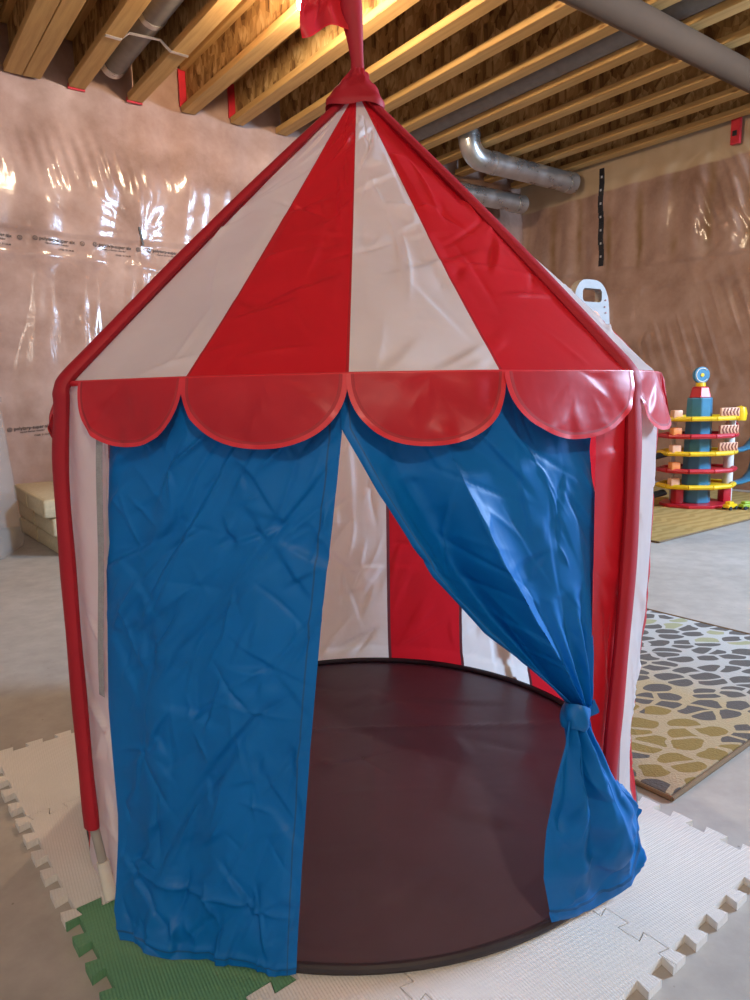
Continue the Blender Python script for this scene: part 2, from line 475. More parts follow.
ORD = ['first', 'second', 'third', 'fourth', 'fifth', 'sixth', 'seventh', 'eighth', 'ninth', 'tenth', 'eleventh', 'twelfth', 'thirteenth', 'fourteenth', 'fifteenth', 'sixteenth', 'seventeenth']
# I-joists: object x along D2
def joist_mesh(kind):
    m = MB()
    L = VL - .08
    nseg = 1
    if kind == 'bottom': m.box((L / 2, 0, .019), (L, .088, .038), bevel=.003, seg=1)
    if kind == 'top': m.box((L / 2, 0, .256), (L, .082, .038), bevel=.003, seg=1)
    if kind == 'web': m.box((L / 2, 0, .1375), (L, .011, .199))
    return m
jb = None
u_first = .13
for k in range(15):
    u = u_first + .322 * k
    lab = 'wooden I-joist under the floor deck, %s out from the right-hand film-covered wall' % ORD[k]
    j = thing('ceiling_joist', lab, 'joist', W(u, .04, CEIL), TH - PI / 2, 'ceiling joists')
    if jb is None:
        jb = [joist_mesh('bottom').build('bottom_flange', M['pine'], j, False), joist_mesh('web').build('web', M['osb'], j, False), joist_mesh('top').build('top_flange', M['pine'], j, False)]
    else:
        for c in jb:
            d = c.copy(); d.parent = j; COL.objects.link(d)
    if k in (8, 9, 10, 11):
        mt = MB(); 
        if k in (8, 9): mt.box((-.012, -.022, .14), (.012, .05, .21))
        else: mt.box((-.012, .0, .006), (.014, .09, .026))
        t_ = mt.build('sheathing_tape', M['redtape'], j, False); t_['label'] = 'red tape at the joist end'

j = thing('ceiling_joist', 'wooden I-joist doubled up against its neighbour at the top left corner', 'joist', W(u_first + .322 * 12 - .091, .04, CEIL), TH - PI / 2, 'ceiling joists')
for c in jb:
    d = c.copy(); d.parent = j; COL.objects.link(d)
# round beam crossing below the joists
m = MB(); b0 = Vector(W(5.6, 2.33, CEIL - .068)); b1 = Vector(W(.06, 2.33, CEIL - .068))
m.tube([b0.lerp(b1, i / 12) for i in range(13)], .065, 24)
tag(m.build('overhead_pipe', M['brownpipe']), 'thick dusty brown round pipe crossing under the joists at upper right', 'pipe')

def duct(name, label, pts, r, mat, bands=(), cat='duct', endcap=None):
    t = thing(name, label, cat, pts[0])
    def bd(nm, mb, mm):
        o = mb.build(nm, mm, t)
        off = Vector(pts[0])
        for v in o.data.vertices: v.co -= off
        return o
    mb = MB(); mb.tube(pts, r, 24, False)
    bd('duct_run', mb, mat)
    for a, b in bands:
        mb = MB(); mb.tube([a, b], r * 1.06, 24, True); bd('crimped_collar', mb, M['galv'])
    return t
# grey duct lying in the joist bay at upper left, on a bent strap
uD = u_first + .322 * 10.5
duct('duct', 'round grey duct in the joist bay at upper left above a bent strap', [W(uD, .16, 2.51), W(uD, .9, 2.51), W(uD, 3.6, 2.51)], .066, M['dustgrey'], [(W(uD, .17, 2.51), W(uD, .23, 2.51)), (W(uD, .80, 2.51), W(uD, .84, 2.51))])
m = MB()
pts = [W(uD + .20, .72, 2.397), W(uD + .13, .72, 2.396), W(uD + .085, .72, 2.436), W(uD - .06, .74, 2.436), W(uD - .11, .74, 2.396), W(uD - .20, .74, 2.395)]
m.tube(pts, .012, 8, True, .35)
tag(m.build('hanger_strap', M['strap'], None, False), 'bent pale steel strap spanning two joists under the grey duct', 'strap')
uD2 = u_first + .322 * 4.5 - .085
duct('duct', 'dusty grey duct in a joist bay running up to the brown round pipe', [W(uD2, .3, 2.50), W(uD2, 2.0, 2.50), W(uD2, 5.0, 2.50)], .07, M['dustgrey'], [(W(uD2, .3, 2.5), W(uD2, .35, 2.5))])
uD3 = u_first + .322 * 2.5
duct('duct', 'grey duct in a joist bay beyond the brown round pipe, top right corner', [W(uD3, 2.5, 2.50), W(uD3, 3.0, 2.5), W(uD3, 5.0, 2.50)], .05, M['dustgrey'], [])
# silver elbow
def arc_pts(c, a, b, r, n=7):
    return [tuple(Vector(c) + Vector(a) * (r * math.cos(PI / 2 * i / n)) + Vector(b) * (r * math.sin(PI / 2 * i / n))) for i in range(n + 1)]
zE = 2.30; vE = .64
cE = Vector(W(1.115, vE, zE + .13))
el = [tuple(cE + (-D1) * (.13 * math.sin(PI / 2 * i / 7)) + Vector((0, 0, -1)) * (.13 * math.cos(PI / 2 * i / 7))) for i in range(8)]
pp = [W(.12, vE, zE), W(.6, vE, zE), W(1.08, vE, zE)] + el[1:] + [tuple(cE + (-D1) * .13 + Vector((0, 0, .05)))]
duct('duct', 'shiny silver duct with an elbow bending up beside the tent peak', pp, .074, M['galv'], [(W(.12, vE, zE), W(.2, vE, zE)), (W(.98, vE, zE), W(1.03, vE, zE)), (tuple(cE + (-D1) * .13 + Vector((0, 0, .0))), tuple(cE + (-D1) * .13 + Vector((0, 0, .03))))])
duct('duct', 'lower silver duct in the far corner below the elbow duct', [W(.30, .29, 2.19), W(.6, .29, 2.19), W(1.4, .29, 2.19)], .07, M['galv'], [(W(.31, .29, 2.19), W(.40, .29, 2.19))])

# ceiling lamp on the joist behind the tent's flag
lp = thing('ceiling_lamp', 'bare glowing bulb in a white holder up behind the red flag', 'lamp', W(3.17, 1.64, CEIL))
m = MB(); m.lathe([(.0, 0), (.055, 0), (.055, -.012), (.035, -.03), (.022, -.032), (.022, -.05), (0, -.05)], n=24); m.build('lamp_holder', M['porcelain'], lp)
m = MB(); m.lathe([(.0, -.125), (.018, -.122), (.029, -.108), (.032, -.09), (.026, -.070), (.015, -.056), (.013, -.045)], n=24); m.build('bulb', M['bulb'], lp)

# prints on the film
def print_text(body, size, u, z, tilt=0, align='LEFT', bold=0):
    cu = bpy.data.curves.new('lettering', 'FONT'); cu.body = body; cu.size = size; cu.align_x = align; cu.offset = bold; cu.resolution_u = 2
    o = bpy.data.objects.new('lettering', cu); COL.objects.link(o)
    bpy.context.view_layer.update()
    me = bpy.data.meshes.new_from_object(o.evaluated_get(bpy.context.evaluated_depsgraph_get()))
    bpy.data.objects.remove(o)
    V = [(v.co.x, v.co.y) for v in me.vertices]; F = [list(p.vertices) for p in me.polygons]
    ca, sa = math.cos(tilt), math.sin(tilt)
    return [(u - (x * ca - y * sa), z + x * sa + y * ca) for x, y in V], F
def ring2d(u, z, r0, r1, n=20, a0=0, a1=2 * PI):
    V = []; F = []
    for i in range(n + 1):
        a = a0 + (a1 - a0) * i / n
        V += [(u - r0 * math.cos(a), z + r0 * math.sin(a)), (u - r1 * math.cos(a), z + r1 * math.sin(a))]
    for i in range(n): F.append([2 * i, 2 * i + 1, 2 * i + 3, 2 * i + 2])
    return V, F
def film_print(u, z, tilt, lines=True):
    V = []; F = []
    def app(vf):
        n = len(V); V.extend(vf[0]); F.extend([[i + n for i in f] for f in vf[1]])
    c, s_ = math.cos(tilt), math.sin(tilt)
    def pos(x, y): return (u - (x * c - y * s_), z + x * s_ + y * c)
    for x0 in (.012, .262):
        p = pos(x0, .006); app(ring2d(p[0], p[1], .009, .0125)); app(ring2d(p[0], p[1], .0, .005, 8, .4, 2.6))
        app(ring2d(p[0], p[1], .0035, .0065, 12, 3.3, 6.1))
    p = pos(.033, 0); app(print_text('polytarp-super six', .0258, p[0], p[1], tilt, bold=.0006))
    p = pos(.06, -.017); app(print_text('vapour barrier retarder', .0135, p[0], p[1], tilt, bold=.0003))
    p = pos(.13, -.043); app(print_text('CGSB  51.34-M', .0135, p[0], p[1], tilt, bold=.0003))
    P3 = []
    for uu, zz in V:
        P3.append((uu, samp(OL, ul, zl, uu, zz) + .003, zz))
    sgn = -1 if (-D1).cross(D2).z < 0 else 1
    o = wmesh('film_lettering', [(a, sgn * b, c_) for a, b, c_ in P3], F, M['ink'], None, False)
    o.parent = wl; o['kind'] = 'structure'; o['label'] = 'dark manufacturer print on the clear film'
for u in (4.29, 3.965, 3.645, 3.325): film_print(u, 1.572, R(-1))
for u in (4.18, 3.86): film_print(u, .525, R(4))
# black tape scraps
m = MB()
sg = -1 if (-D1).cross(D2).z < 0 else 1
for i in range(5):
    uu = 3.372 - .004 * i; zz = 1.69 - .02 * i
    m.box((uu, sg * (samp(OL, ul, zl, uu, zz) + .004), zz), (.012, .004, .022))
o = m.build('tape_scrap', M['blacktape'], wl, False); o['label'] = 'short black tape on the film seam'; struct(o)
sgr = -1 if D2.cross(-D1).z < 0 else 1
m = MB()
for i in range(18):
    zz = 1.67 + .04 * i; vv = .853 + .004 * math.sin(i)
    m.box((vv, sgr * (samp(OR_, vr, zr, vv, zz) + .004), zz), (.042, .004, .044))
m.mi = 1
for i in range(7):
    zz = 1.72 + .098 * i
    m.box((.853, sgr * (samp(OR_, vr, zr, .853, zz) + .0075), zz), (.014, .003, .016))
o = m.build('seam_tape', [M['blacktape'], M['silverink']], wr, False); o['label'] = 'long black printed tape strip'; struct(o)
m = MB(); m.box((1.885, sgr * .05, 2.34), (.06, .03, .17), bevel=.004); m.mi = 1; m.box((1.885, sgr * .068, 2.32), (.026, .01, .03))
o = m.build('red_tape_patch', [M['redtape'], M['blacktape']], wr, False); o['label'] = 'red taped patch under the joists'; struct(o)

# ------------------------------------------------------------------ foam tiles
T = .278; TA = R(38.42); E1 = Vector((math.cos(TA), math.sin(TA), 0)); E2 = Vector((math.sin(TA), -math.cos(TA), 0))
U0, V0 = .1953, -1.4873
D_T = .0088
def tooth_line(n=5, d=D_T):
    """(s, offset) along one edge: dovetail teeth, offset + is outwards"""
    L = []; p = T / n
    for i in range(n):
        a = i * p
        L += [(a + p * .27, -d), (a + p * .19, d), (a + p * .81, d), (a + p * .73, -d)]
    return L
def tile(i, j, matname, label):
    g = .0007
    tl = tooth_line(); c = D_T
    # local x = u, y = v; the same outline serves all four sides, so neighbours interlock
    poly = [(-c, c)] + [(s, -o) for s, o in tl]
    poly += [(T - c, c)] + [(T + o, s) for s, o in tl]
    poly += [(T - c, T + c)] + [(s, T - o) for s, o in reversed(tl)]
    poly += [(-c, T + c)] + [(o, s) for s, o in reversed(tl)]
    n = len(poly); ins = []
    for k in range(n):                                          # shrink by the gap, corner by corner
        p0, p1, p2 = (Vector(poly[(k + q) % n]) for q in (-1, 0, 1))
        e1, e2 = (p1 - p0).normalized(), (p2 - p1).normalized()
        n1, n2 = Vector((-e1.y, e1.x)), Vector((-e2.y, e2.x))
        h = (n1 + n2).normalized(); ins.append(tuple(p1 + h * (g / max(.3, h.dot(n1)))))
    poly = ins
    org = E1 * (U0 + i * T) + E2 * (V0 + j * T)
    m = MB()
    pts = [(x, y) for x, y in poly]
    m.prism(pts, FL + .0005, 0)
    ob = m.build('foam_tile', M[matname], None, False)
    mt = Matrix.Identity(4); mt.col[0] = (*E1, 0); mt.col[1] = (*E2, 0); mt.col[2] = (0, 0, 1, 0); mt.col[3] = (*org, 1)
    # E1 x E2 points down: mirror y so that the frame stays right-handed
    for v in ob.data.vertices: v.co.y = -v.co.y
    ob.data.flip_normals()
    mt.col[1] = (*(-E2), 0)
    ob.matrix_world = mt
    tag(ob, label, 'floor tile', 'interlocking foam floor tiles')
tile(0, 0, 'foamwhite', 'white foam puzzle tile at the far left end of the mat')
tile(0, 1, 'foamwhite', 'white foam puzzle tile under the left tent pole, behind the green tile')
tile(0, 2, 'foamgreen', 'green foam puzzle tile under the left blue door flap')
tile(0, 3, 'foamwhite', 'white foam puzzle tile in front of the green tile')
tile(1, 3, 'foamwhite', 'white foam puzzle tile at the middle of the front edge before the tent doorway')
tile(2, 3, 'foamwhite', 'white foam puzzle tile at the right-hand end of the front edge')
tile(2, 2, 'foamwhite', 'white foam puzzle tile by the rug, right of the tent')
tile(1, 0, 'foamwhite', 'white foam puzzle tile behind the tent, next to the far left tile')
tile(2, 0, 'foamwhite', 'white foam puzzle tile behind the tent at the mat\'s far right corner')

# ------------------------------------------------------------------ rugs
def rug_leaf():
    """pale rug with charcoal and olive pebble-like leaves"""
    t = NT('leaf rug pile'); p = t.p
    v0 = t.coords((1, 1, 1), (0, 0, R(32)))
    mp = t.add('ShaderNodeMapping'); mp.inputs['Scale'].default_value = (14.5, 23, 1); t.link(v0, mp.inputs['Vector'])
    vv = mp.outputs['Vector']
    wn = t.add('ShaderNodeTexNoise', Scale=.8, Detail=1.0); t.link(vv, wn.inputs['Vector'])
    vm = t.add('ShaderNodeVectorMath', operation='MULTIPLY_ADD'); vm.inputs[1].default_value = (.7, .7, 0); t.link(wn.outputs['Color'], vm.inputs[0]); t.link(vv, vm.inputs[2])
    vo = t.add('ShaderNodeTexVoronoi', feature='DISTANCE_TO_EDGE', voronoi_dimensions='2D'); vo.inputs['Scale'].default_value = 1; vo.inputs['Randomness'].default_value = .85; t.link(vm.outputs[0], vo.inputs['Vector'])
    vc = t.add('ShaderNodeTexVoronoi', voronoi_dimensions='2D'); vc.inputs['Scale'].default_value = 1; vc.inputs['Randomness'].default_value = .85; t.link(vm.outputs[0], vc.inputs['Vector'])
    m1 = t.ramp(vo.outputs['Distance'], [(.09, (0, 0, 0, 1)), (.11, (1, 1, 1, 1))])
    m2 = t.ramp(vc.outputs['Distance'], [(.50, (1, 1, 1, 1)), (.53, (0, 0, 0, 1))])
    mask = t.add('ShaderNodeMix', data_type='RGBA', blend_type='MULTIPLY'); mask.inputs[0].default_value = 1
    t.link(m1.outputs['Color'], mask.inputs[6]); t.link(m2.outputs['Color'], mask.inputs[7])
    # leaf colour bands and the ground's painted light along the rug (object x)
    tc = t.add('ShaderNodeTexCoord'); sx = t.add('ShaderNodeSeparateXYZ'); t.link(tc.outputs['Object'], sx.inputs[0])
    w = t.noise(t.coords((1, 1, 1)), 5, 2)
    ma = t.add('ShaderNodeMath', operation='MULTIPLY_ADD'); ma.inputs[1].default_value = .16; t.link(w, ma.inputs[0])
    mb_ = t.add('ShaderNodeMath', operation='MULTIPLY_ADD'); mb_.inputs[1].default_value = -.08; t.link(sx.outputs['Y'], mb_.inputs[0]); t.link(sx.outputs['X'], mb_.inputs[2])
    cm = t.add('ShaderNodeMapping'); cm.inputs['Scale'].default_value = (1 / 14.5, 1 / 23, 1); cm.inputs['Rotation'].default_value = (0, 0, R(-32)); t.link(vc.outputs['Position'], cm.inputs['Vector'])
    cx_ = t.add('ShaderNodeSeparateXYZ'); t.link(cm.outputs['Vector'], cx_.inputs[0])
    cw = t.add('ShaderNodeTexWhiteNoise'); t.link(vc.outputs['Position'], cw.inputs['Vector'])
    cb = t.add('ShaderNodeMath', operation='MULTIPLY_ADD'); cb.inputs[1].default_value = .10; t.link(cw.outputs['Value'], cb.inputs[0]); t.link(cx_.outputs['X'], cb.inputs[2])
    t.link(mb_.outputs[0], ma.inputs[2])
    olive = (.235, .165, .06, 1); dark = (.105, .093, .085, 1)
    band = t.ramp(cb.outputs[0], [(.0, dark), (.13, olive), (.34, dark), (.36, olive), (.385, dark), (.87, (.30, .29, .17, 1)), (.93, dark)], 'CONSTANT')
    ground = t.ramp(ma.outputs[0], [(.0, (.36, .28, .185, 1)), (.48, (.38, .30, .18, 1)), (.62, (.38, .36, .335, 1)), (1, (.42, .41, .395, 1))])  # warm light near and cool light far painted into the ground colour
    c = t.mixc(mask.outputs[2], ground.outputs['Color'], band.outputs['Color'])
    t.link(c, p.inputs['Base Color']); p.inputs['Roughness'].default_value = .95; p.inputs['Specular IOR Level'].default_value = .1
    t.link(t.bump(t.noise(t.coords(), 220, 2), .6, .004), p.inputs['Normal'])
    return t.m
def rug_tan():
    t = NT('tan swirl rug pile'); p = t.p
    w = t.add('ShaderNodeTexWave', wave_type='RINGS'); w.inputs['Scale'].default_value = 5; w.inputs['Distortion'].default_value = 7; w.inputs['Detail'].default_value = 2
    t.link(t.coords(), w.inputs['Vector'])
    r = t.ramp(w.outputs['Fac'], [(.3, (.34, .22, .075, 1)), (.7, (.42, .28, .105, 1))])
    t.link(r.outputs['Color'], p.inputs['Base Color']); p.inputs['Roughness'].default_value = .95; p.inputs['Specular IOR Level'].default_value = .1
    t.link(t.bump(t.noise(t.coords(), 200, 2), .5, .004), p.inputs['Normal'])
    return t.m
M['rugleaf'] = rug_leaf(); M['rugtan'] = rug_tan(); M['rugedge'] = plain('brown rug binding', (.16, .10, .05, 1), .9)
def rug(name, label, org, ang, lx, ly, mat, th=.0075):
    r = thing(name, label, 'rug', (org[0], org[1], FL), ang)
    m = MB(); m.box((lx / 2, ly / 2, th / 2 + .0005), (lx - .012, ly - .012, th), bevel=.003); m.build('pile', mat, r)
    m = MB(); c = [(0, 0), (lx, 0), (lx, ly), (0, ly), (0, 0)]
    for (a, b) in zip(c, c[1:]): m.tube([(a[0], a[1], .0048), (b[0], b[1], .0048)], .0045, 8)
    m.build('bound_edge', M['rugedge'], r)
    return r
rug('area_rug', 'pale rug with charcoal and olive leaf shapes to the right of the tent', (.50, 1.106), R(38.5), .93, 1.35, M['rugleaf'])
a = W(1.96, 2.61)
rug('area_rug', 'plain tan rug under the toy car garage by the far wall', (a[0], a[1]), TH, 1.8, 1.35, M['rugtan'])

# ------------------------------------------------------------------ the tent
CX, CY = -.0325, 1.2446
ZE, ZT, ZB = .712, 1.168, .006
tent = thing('play_tent', 'red, white and blue circus play tent with striped roof and scalloped edge', 'tent', (CX, CY, 0))
def pol(a, r, z):
    a = np.radians(a); return np.stack([CX + r * np.sin(a), CY - r * np.cos(a), z + 0 * a], -1)
def reave(a):
    a = np.asarray(a, float); d = np.min(np.abs((a[..., None] - np.array([47, 133, 227, 312])) + 180) % 360 - 180, -1) if False else np.min(np.abs((a[..., None] - np.array([47, 133, 227, 312]) + 180) % 360 - 180), -1)
    return .482 + .015 * np.sin(np.radians(a)) + (.012 - .008 * np.sin(np.radians(a))) * np.exp(-(d / 9) ** 2)
# --- roof
seams = [-46.6, -22.2, .6, 21.4, 46.2, 67.5, 90, 112.5, 135, 157.5, 180, 202.5, 225, 247.5, 270, 291, 313.4]
sw = .22
av, cell = [], []
for i in range(16):
    a0, a1 = seams[i], seams[i + 1]
    NQ = 47 if (i < 5 or i > 14) else 25
    q = np.linspace(a0 + sw, a1 - sw, NQ)
    av += list(q); cell += [0 if i % 2 else 1] * (NQ - 1) + [2]
av.append(av[0] + 360)
av = np.array(av); cell = np.array(cell)
nt = 190; tt = np.linspace(0, 1, nt)
Aa, Tt = np.meshgrid(av, tt)
poles = np.array([47, 133, 227, 312])
dpol = np.min(np.abs((Aa[..., None] - poles + 180) % 360 - 180), -1) / 45.0
Rr = reave(Aa) * (1 - Tt) + .020 * Tt
sag = np.where((Aa > 47) & (Aa < 133), .022, .05)
Rr = Rr * (1 - sag * np.sin(PI * Tt) * np.clip(dpol, 0, 1) ** 1.0 + .012 * np.sin(PI * Tt) * (1 - np.clip(dpol, 0, 1)))
Zr = ZE + (ZT - ZE) * Tt
P = pol(Aa, Rr, Zr); P[..., 0] += .015 * Tt
met = np.radians(Aa) * .33
D = crease_field(met, Tt * .65, 420, 21, .0024, 62, 38, (.05, .24), (.002, .006))
D = D + .004 * np.sin(Tt * 9 + Aa * .09) * np.sin(PI * Tt)
seamd = np.min(np.abs(Aa[..., None] - np.array(seams)), -1)
D = D * np.clip(seamd / 3, .15, 1) * np.clip((1 - Tt) / .15, 0, 1) * np.clip(Tt / .04, 0, 1)
grid_sheet('roof', P, [M['white'], M['red'], M['roofseam']], tent, D, np.repeat(np.array([1 if c == 0 else (0 if c == 1 else 2) for c in cell])[None], nt - 1, 0))
# --- eave binding
m = MB()
rg = [tuple(pol(np.array(float(a)), float(reave(a)) + .002, np.array(ZE))) for a in np.linspace(0, 360, 121)]
m.tube(rg, .0035, 8, False)
eb = m.build('eave_piping', M['redbind'], tent)
for v in eb.data.vertices: v.co -= Vector(tent.location)
# --- wall with stripes
wseam = [38.2, 47, 66, 85, 105, 127.5, 150, 172.5, 195, 217, 239, 261, 283, 303, 321.5]
av, cell = [], []
for i in range(len(wseam) - 1):
    q = np.linspace(wseam[i] + (.0 if i == 0 else .45), wseam[i + 1] - .45, 43); av += list(q); cell += [1 if i % 2 == 0 else 0] * 42 + [2]
av = np.array(av); cell = np.array(cell[:-1])
nz = 150; zz = np.linspace(0, 1, nz)
Aw, Zw = np.meshgrid(av, zz)
rb = .499; side = np.clip((np.minimum(Aw, 360 - Aw) - 50) / 12, 0, 1); side = side * side * (3 - 2 * side)
Rw = rb * (1 - Zw) + (reave(Aw) - .001) * Zw
Rw = Rw + side * .004 * Zw
Rw = Rw - side * (.008 * (1 - Zw) + .016 * np.exp(-((Zw * .71 - .14) / .17) ** 2) * np.clip(Zw / .06, 0, 1))
# edges beside the door lean outwards at the foot, as the door does
lean = np.clip((Aw - 285) / 36, 0, 1)
Aw2 = Aw - lean * 1.5 * (1 - Zw) ** 1.0
P = pol(Aw2, Rw, ZB + (ZE - ZB) * Zw)
D = crease_field(np.radians(Aw) * .49, Zw * .71, 420, 5, .0026, 118, 30, (.06, .28), (.002, .007))
sd = np.min(np.abs(Aw[..., None] - np.array(wseam)), -1)
D = D * np.clip(sd / 3, .2, 1) * np.clip(Zw / .05, .1, 1)
grid_sheet('tent_wall', P, [M['white'], M['red'], M['seam']], tent, D, np.repeat(cell[None], nz - 1, 0))
# --- ground sheet
n = 96; rr_ = np.linspace(0.002, .501, 60); aa = np.linspace(0, 360, n * 2 + 1)
Ag, Rg = np.meshgrid(aa, rr_)
Rs = Rg * (1 - .028 * np.clip((np.abs((Ag + 180) % 360 - 180) - 38) / 12, 0, 1))
X = Rs * np.sin(np.radians(Ag)); Y = -Rs * np.cos(np.radians(Ag))
H = .0035 + .0045 * np.exp(-np.abs(Y - .115 - .01 * X) / .005) + .0016 * np.exp(-np.abs(X - .02 + .02 * Y) / .006)
Dg = crease_field(X, Y, 50, 9, .0018, 60, 60, (.1, .4), (.004, .012))
H = np.maximum(H + Dg * (Rg < .46), .0015) * np.clip((.502 - Rg) / .02, .4, 1)
P = np.stack([CX + X, CY + Y, H], -1)
grid_sheet('groundsheet', P, M['groundsheet'], tent)
m = MB(); hr = lambda k: .4855 + .0145 * max(0, min(1, (50 - abs((k * 3 + 180) % 360 - 180)) / 12))
m.tube([(hr(k) * math.sin(2 * PI * k / 120), -hr(k) * math.cos(2 * PI * k / 120), .007) for k in range(121)], .0065, 10, False)
m.build('base_hoop', M['piping'], tent)
# --- valance scallops
def scallop(i, a0, a1, drop=.076):
    nu, nv_ = 41, 15
    s = np.linspace(0, 1, nu); q = np.linspace(0, 1, nv_)
    Sg, Qg = np.meshgrid(s, q)
    prof = (1 - np.abs(2 * Sg - 1) ** 2.6) ** .62
    # rows: fine binding row at the edge
    dep = drop * prof * Qg
    rg_ = np.random.default_rng(40 + i)
    a = a0 + (a1 - a0) * (Sg + (.04 * np.sin(PI * Qg) * (Sg - .5)))
    out = .0045 + .012 * Qg * prof + .004 * np.sin(2 * PI * (Sg * 1.5 + rg_.random())) * Qg + .003 * np.sin(PI * Sg) 
    r = reave(a) + out
    P = pol(a, r, ZE + .001 - dep)
    Dd = crease_field(np.radians(a) * .48, -dep, 14, 60 + i, .0024, 65, 45, (.03, .12), (.003, .008)) * np.sin(PI * np.clip(Sg, 0, 1)) ** .5
    # cells: binding band measured from the curved edge
    c = np.zeros((nv_ - 1, nu - 1), int)
    sm = (Sg[:-1, :-1] + Sg[1:, 1:]) / 2; qm = (Qg[:-1, :-1] + Qg[1:, 1:]) / 2
    grid_sheet('valance_scallop', P, [M['redval']], tent, Dd, c)
    return P + 0
def scallop2(i, a0, a1, drop=.078):
    """fan mesh: rings shrinking from the curved rim towards the top middle, so the binding keeps its width"""
    n = 49
    th = np.linspace(0, PI, n)
    w = (a1 - a0) / 2
    # superellipse rim
    ex = .90
    cx_ = np.sign(np.cos(th)) * np.abs(np.cos(th)) ** ex; sy = np.abs(np.sin(th)) ** ex
    rings = [1.0, .930, .918, .80, .64, .46, .28, .12, .0]
    rows = []
    rg_ = np.random.default_rng(40 + i); ph = rg_.random() * 6; k1 = rg_.uniform(-.5, 1)
    for q in rings:
        sx_ = -cx_ * q; d = sy * q * drop
        a = (a0 + a1) / 2 + sx_ * w
        f = d / drop
        out = .0055 + .013 * f + .004 * f * np.sin(3.0 * sx_ + ph) + .004 * f * k1 * sx_
        rows.append(pol(a, reave(a) + out, ZE + .0015 - d))
    P = np.array(rows)
    met_a = np.array([(-cx_ * q) * w * PI / 180 * .49 for q in rings]); met_b = np.array([sy * q * drop for q in rings])
    Dd = crease_field(met_a, met_b, 16, 60 + i, .0017, 60, 45, (.03, .13), (.003, .008)); Dd[-1] = 0; Dd *= np.clip(met_b / .01, 0, 1)
    c = np.zeros((len(rings) - 1, n - 1), int); c[0] = 1; c[1] = 2
    o = grid_sheet('valance_scallop', P, [M['redval'], M['redbind'], M['stitch']], tent, Dd, c)
    sub = o.modifiers.new('sub', 'SUBSURF'); sub.levels = 1; sub.render_levels = 2
for i in range(16):
    a0, a1 = seams[i], seams[i + 1]
    a0 += {0: 3.2, 4: .4, 8: 2, 12: 2}.get(i, -.15); a1 -= {3: .6, 7: 2, 11: 2, 15: 2.5}.get(i, -.15)
    scallop2(i, a0, a1, .079)
# --- poles in their sleeves
def pole_set(base, top_a, pts, foot, fz):
    """pts: (angle, radius, z) from foot to knee; the roof run is added"""
    path = [pol(np.array(float(a)), float(r), np.array(float(z))) for a, r, z in pts]
    kn = (top_a, .500, ZE - .022)
    path += [pol(np.array(float(top_a)), .5005, np.array(ZE - .03)), pol(np.array(float(top_a)), .499, np.array(ZE - .008)), pol(np.array(float(top_a)), .490, np.array(ZE + .008))]
    for k in range(1, 15):
        f = k / 14; r = .49 * (1 - f) + .022 * f + .005 * math.sin(PI * f); z = ZE + .008 + (ZT + .004 - ZE - .008) * f + .002 * math.sin(PI * f)
        path.append(pol(np.array(float(top_a)), r, np.array(z)) + np.array([.015 * f, 0, 0]))
    V = [Vector(p) - Vector(tent.location) for p in path]
    # smooth resample
    def cr(p0, p1, p2, p3, t): return .5 * ((2 * p1) + (p2 - p0) * t + (2 * p0 - 5 * p1 + 4 * p2 - p3) * t * t + (3 * p1 - p0 - 3 * p2 + p3) * t ** 3)
    sm = []
    for i in range(len(V) - 1):
        for q in range(6): sm.append(cr(V[max(i - 1, 0)], V[i], V[i + 1], V[min(i + 2, len(V) - 1)], q / 6))
    sm.append(V[-1])
    m = MB(); rs = []
    for i, p in enumerate(sm):
        rr = .0158 + .0006 * math.sin(i * .8) 
        if p.z > ZE: rr = .0158 - .0058 * (p.z - ZE) / (ZT - ZE)
        rs.append(rr)
    m.tube(sm, rs, 16, True, .58, up0=(math.sin(R(top_a)), -math.cos(R(top_a)), 0))
    m.build('pole_sleeve', M['redthick'], tent)
    f0 = Vector(pol(np.array(float(foot[0])), foot[1], np.array(.004))) - Vector(tent.location)
    top = sm[2]
    d = (top - f0)
    m = MB(); m.tube([f0 + d * .06, f0 + d * .5, top + d * .1], .0062, 12, True)
    po = m.build('pole', M['poletube'], tent)
    m = MB(); m.tube([f0 + d * 0.0, f0 + d * .10, f0 + d * .42], [.0095, .0090, .0082], 12, True)
    m.tube([f0 + Vector((0, 0, .008)), f0 * .955 + Vector((0, 0, .009))], .006, 8, True)
    m.build('pole_foot', M['polefoot'], po)
pole_set(None, -47.4, [(-45.7, .514, .108), (-46.8, .512, .20), (-47.6, .510, .34), (-48.1, .508, .476), (-48.2, .506, .60)], (-43.6, .503), 0)
pole_set(None, 47, [(40.2, .513, .10), (41.0, .512, .194), (43.1, .510, .312), (45.6, .508, .47), (46.4, .506, .6)], (38.5, .492), 0)
pole_set(None, 133, [(133, .513, .083), (133, .511, .2), (133, .509, .34), (133, .507, .476), (133, .505, .60)], (133, .512), 0)
pole_set(None, 227, [(227, .513, .083), (227, .511, .2), (227, .509, .34), (227, .507, .476), (227, .505, .60)], (227, .512), 0)
# --- grey hook tape down the left door edge
zz = np.linspace(0, 1, 40); s2 = np.linspace(0, 1, 4)
S2, Z2 = np.meshgrid(s2, zz)
a = -38.2 - 8.2 * (1 - Z2) + 1.7 * S2 - .2
P = pol(a, .4935 + 0 * a, .30 + (.655 - .30) * Z2)
a = np.interp(P[..., 2], [0, .29, .49, .67, .71], [-45.6, -43.0, -40.6, -38.2, -37.8]) + 1.8 * (S2 - .5)
P = pol(a, .4895 + .006 * (1 - Z2) + .001 * np.sin(9 * Z2), P[..., 2])
grid_sheet('hook_tape', P, M['velcro'], tent)
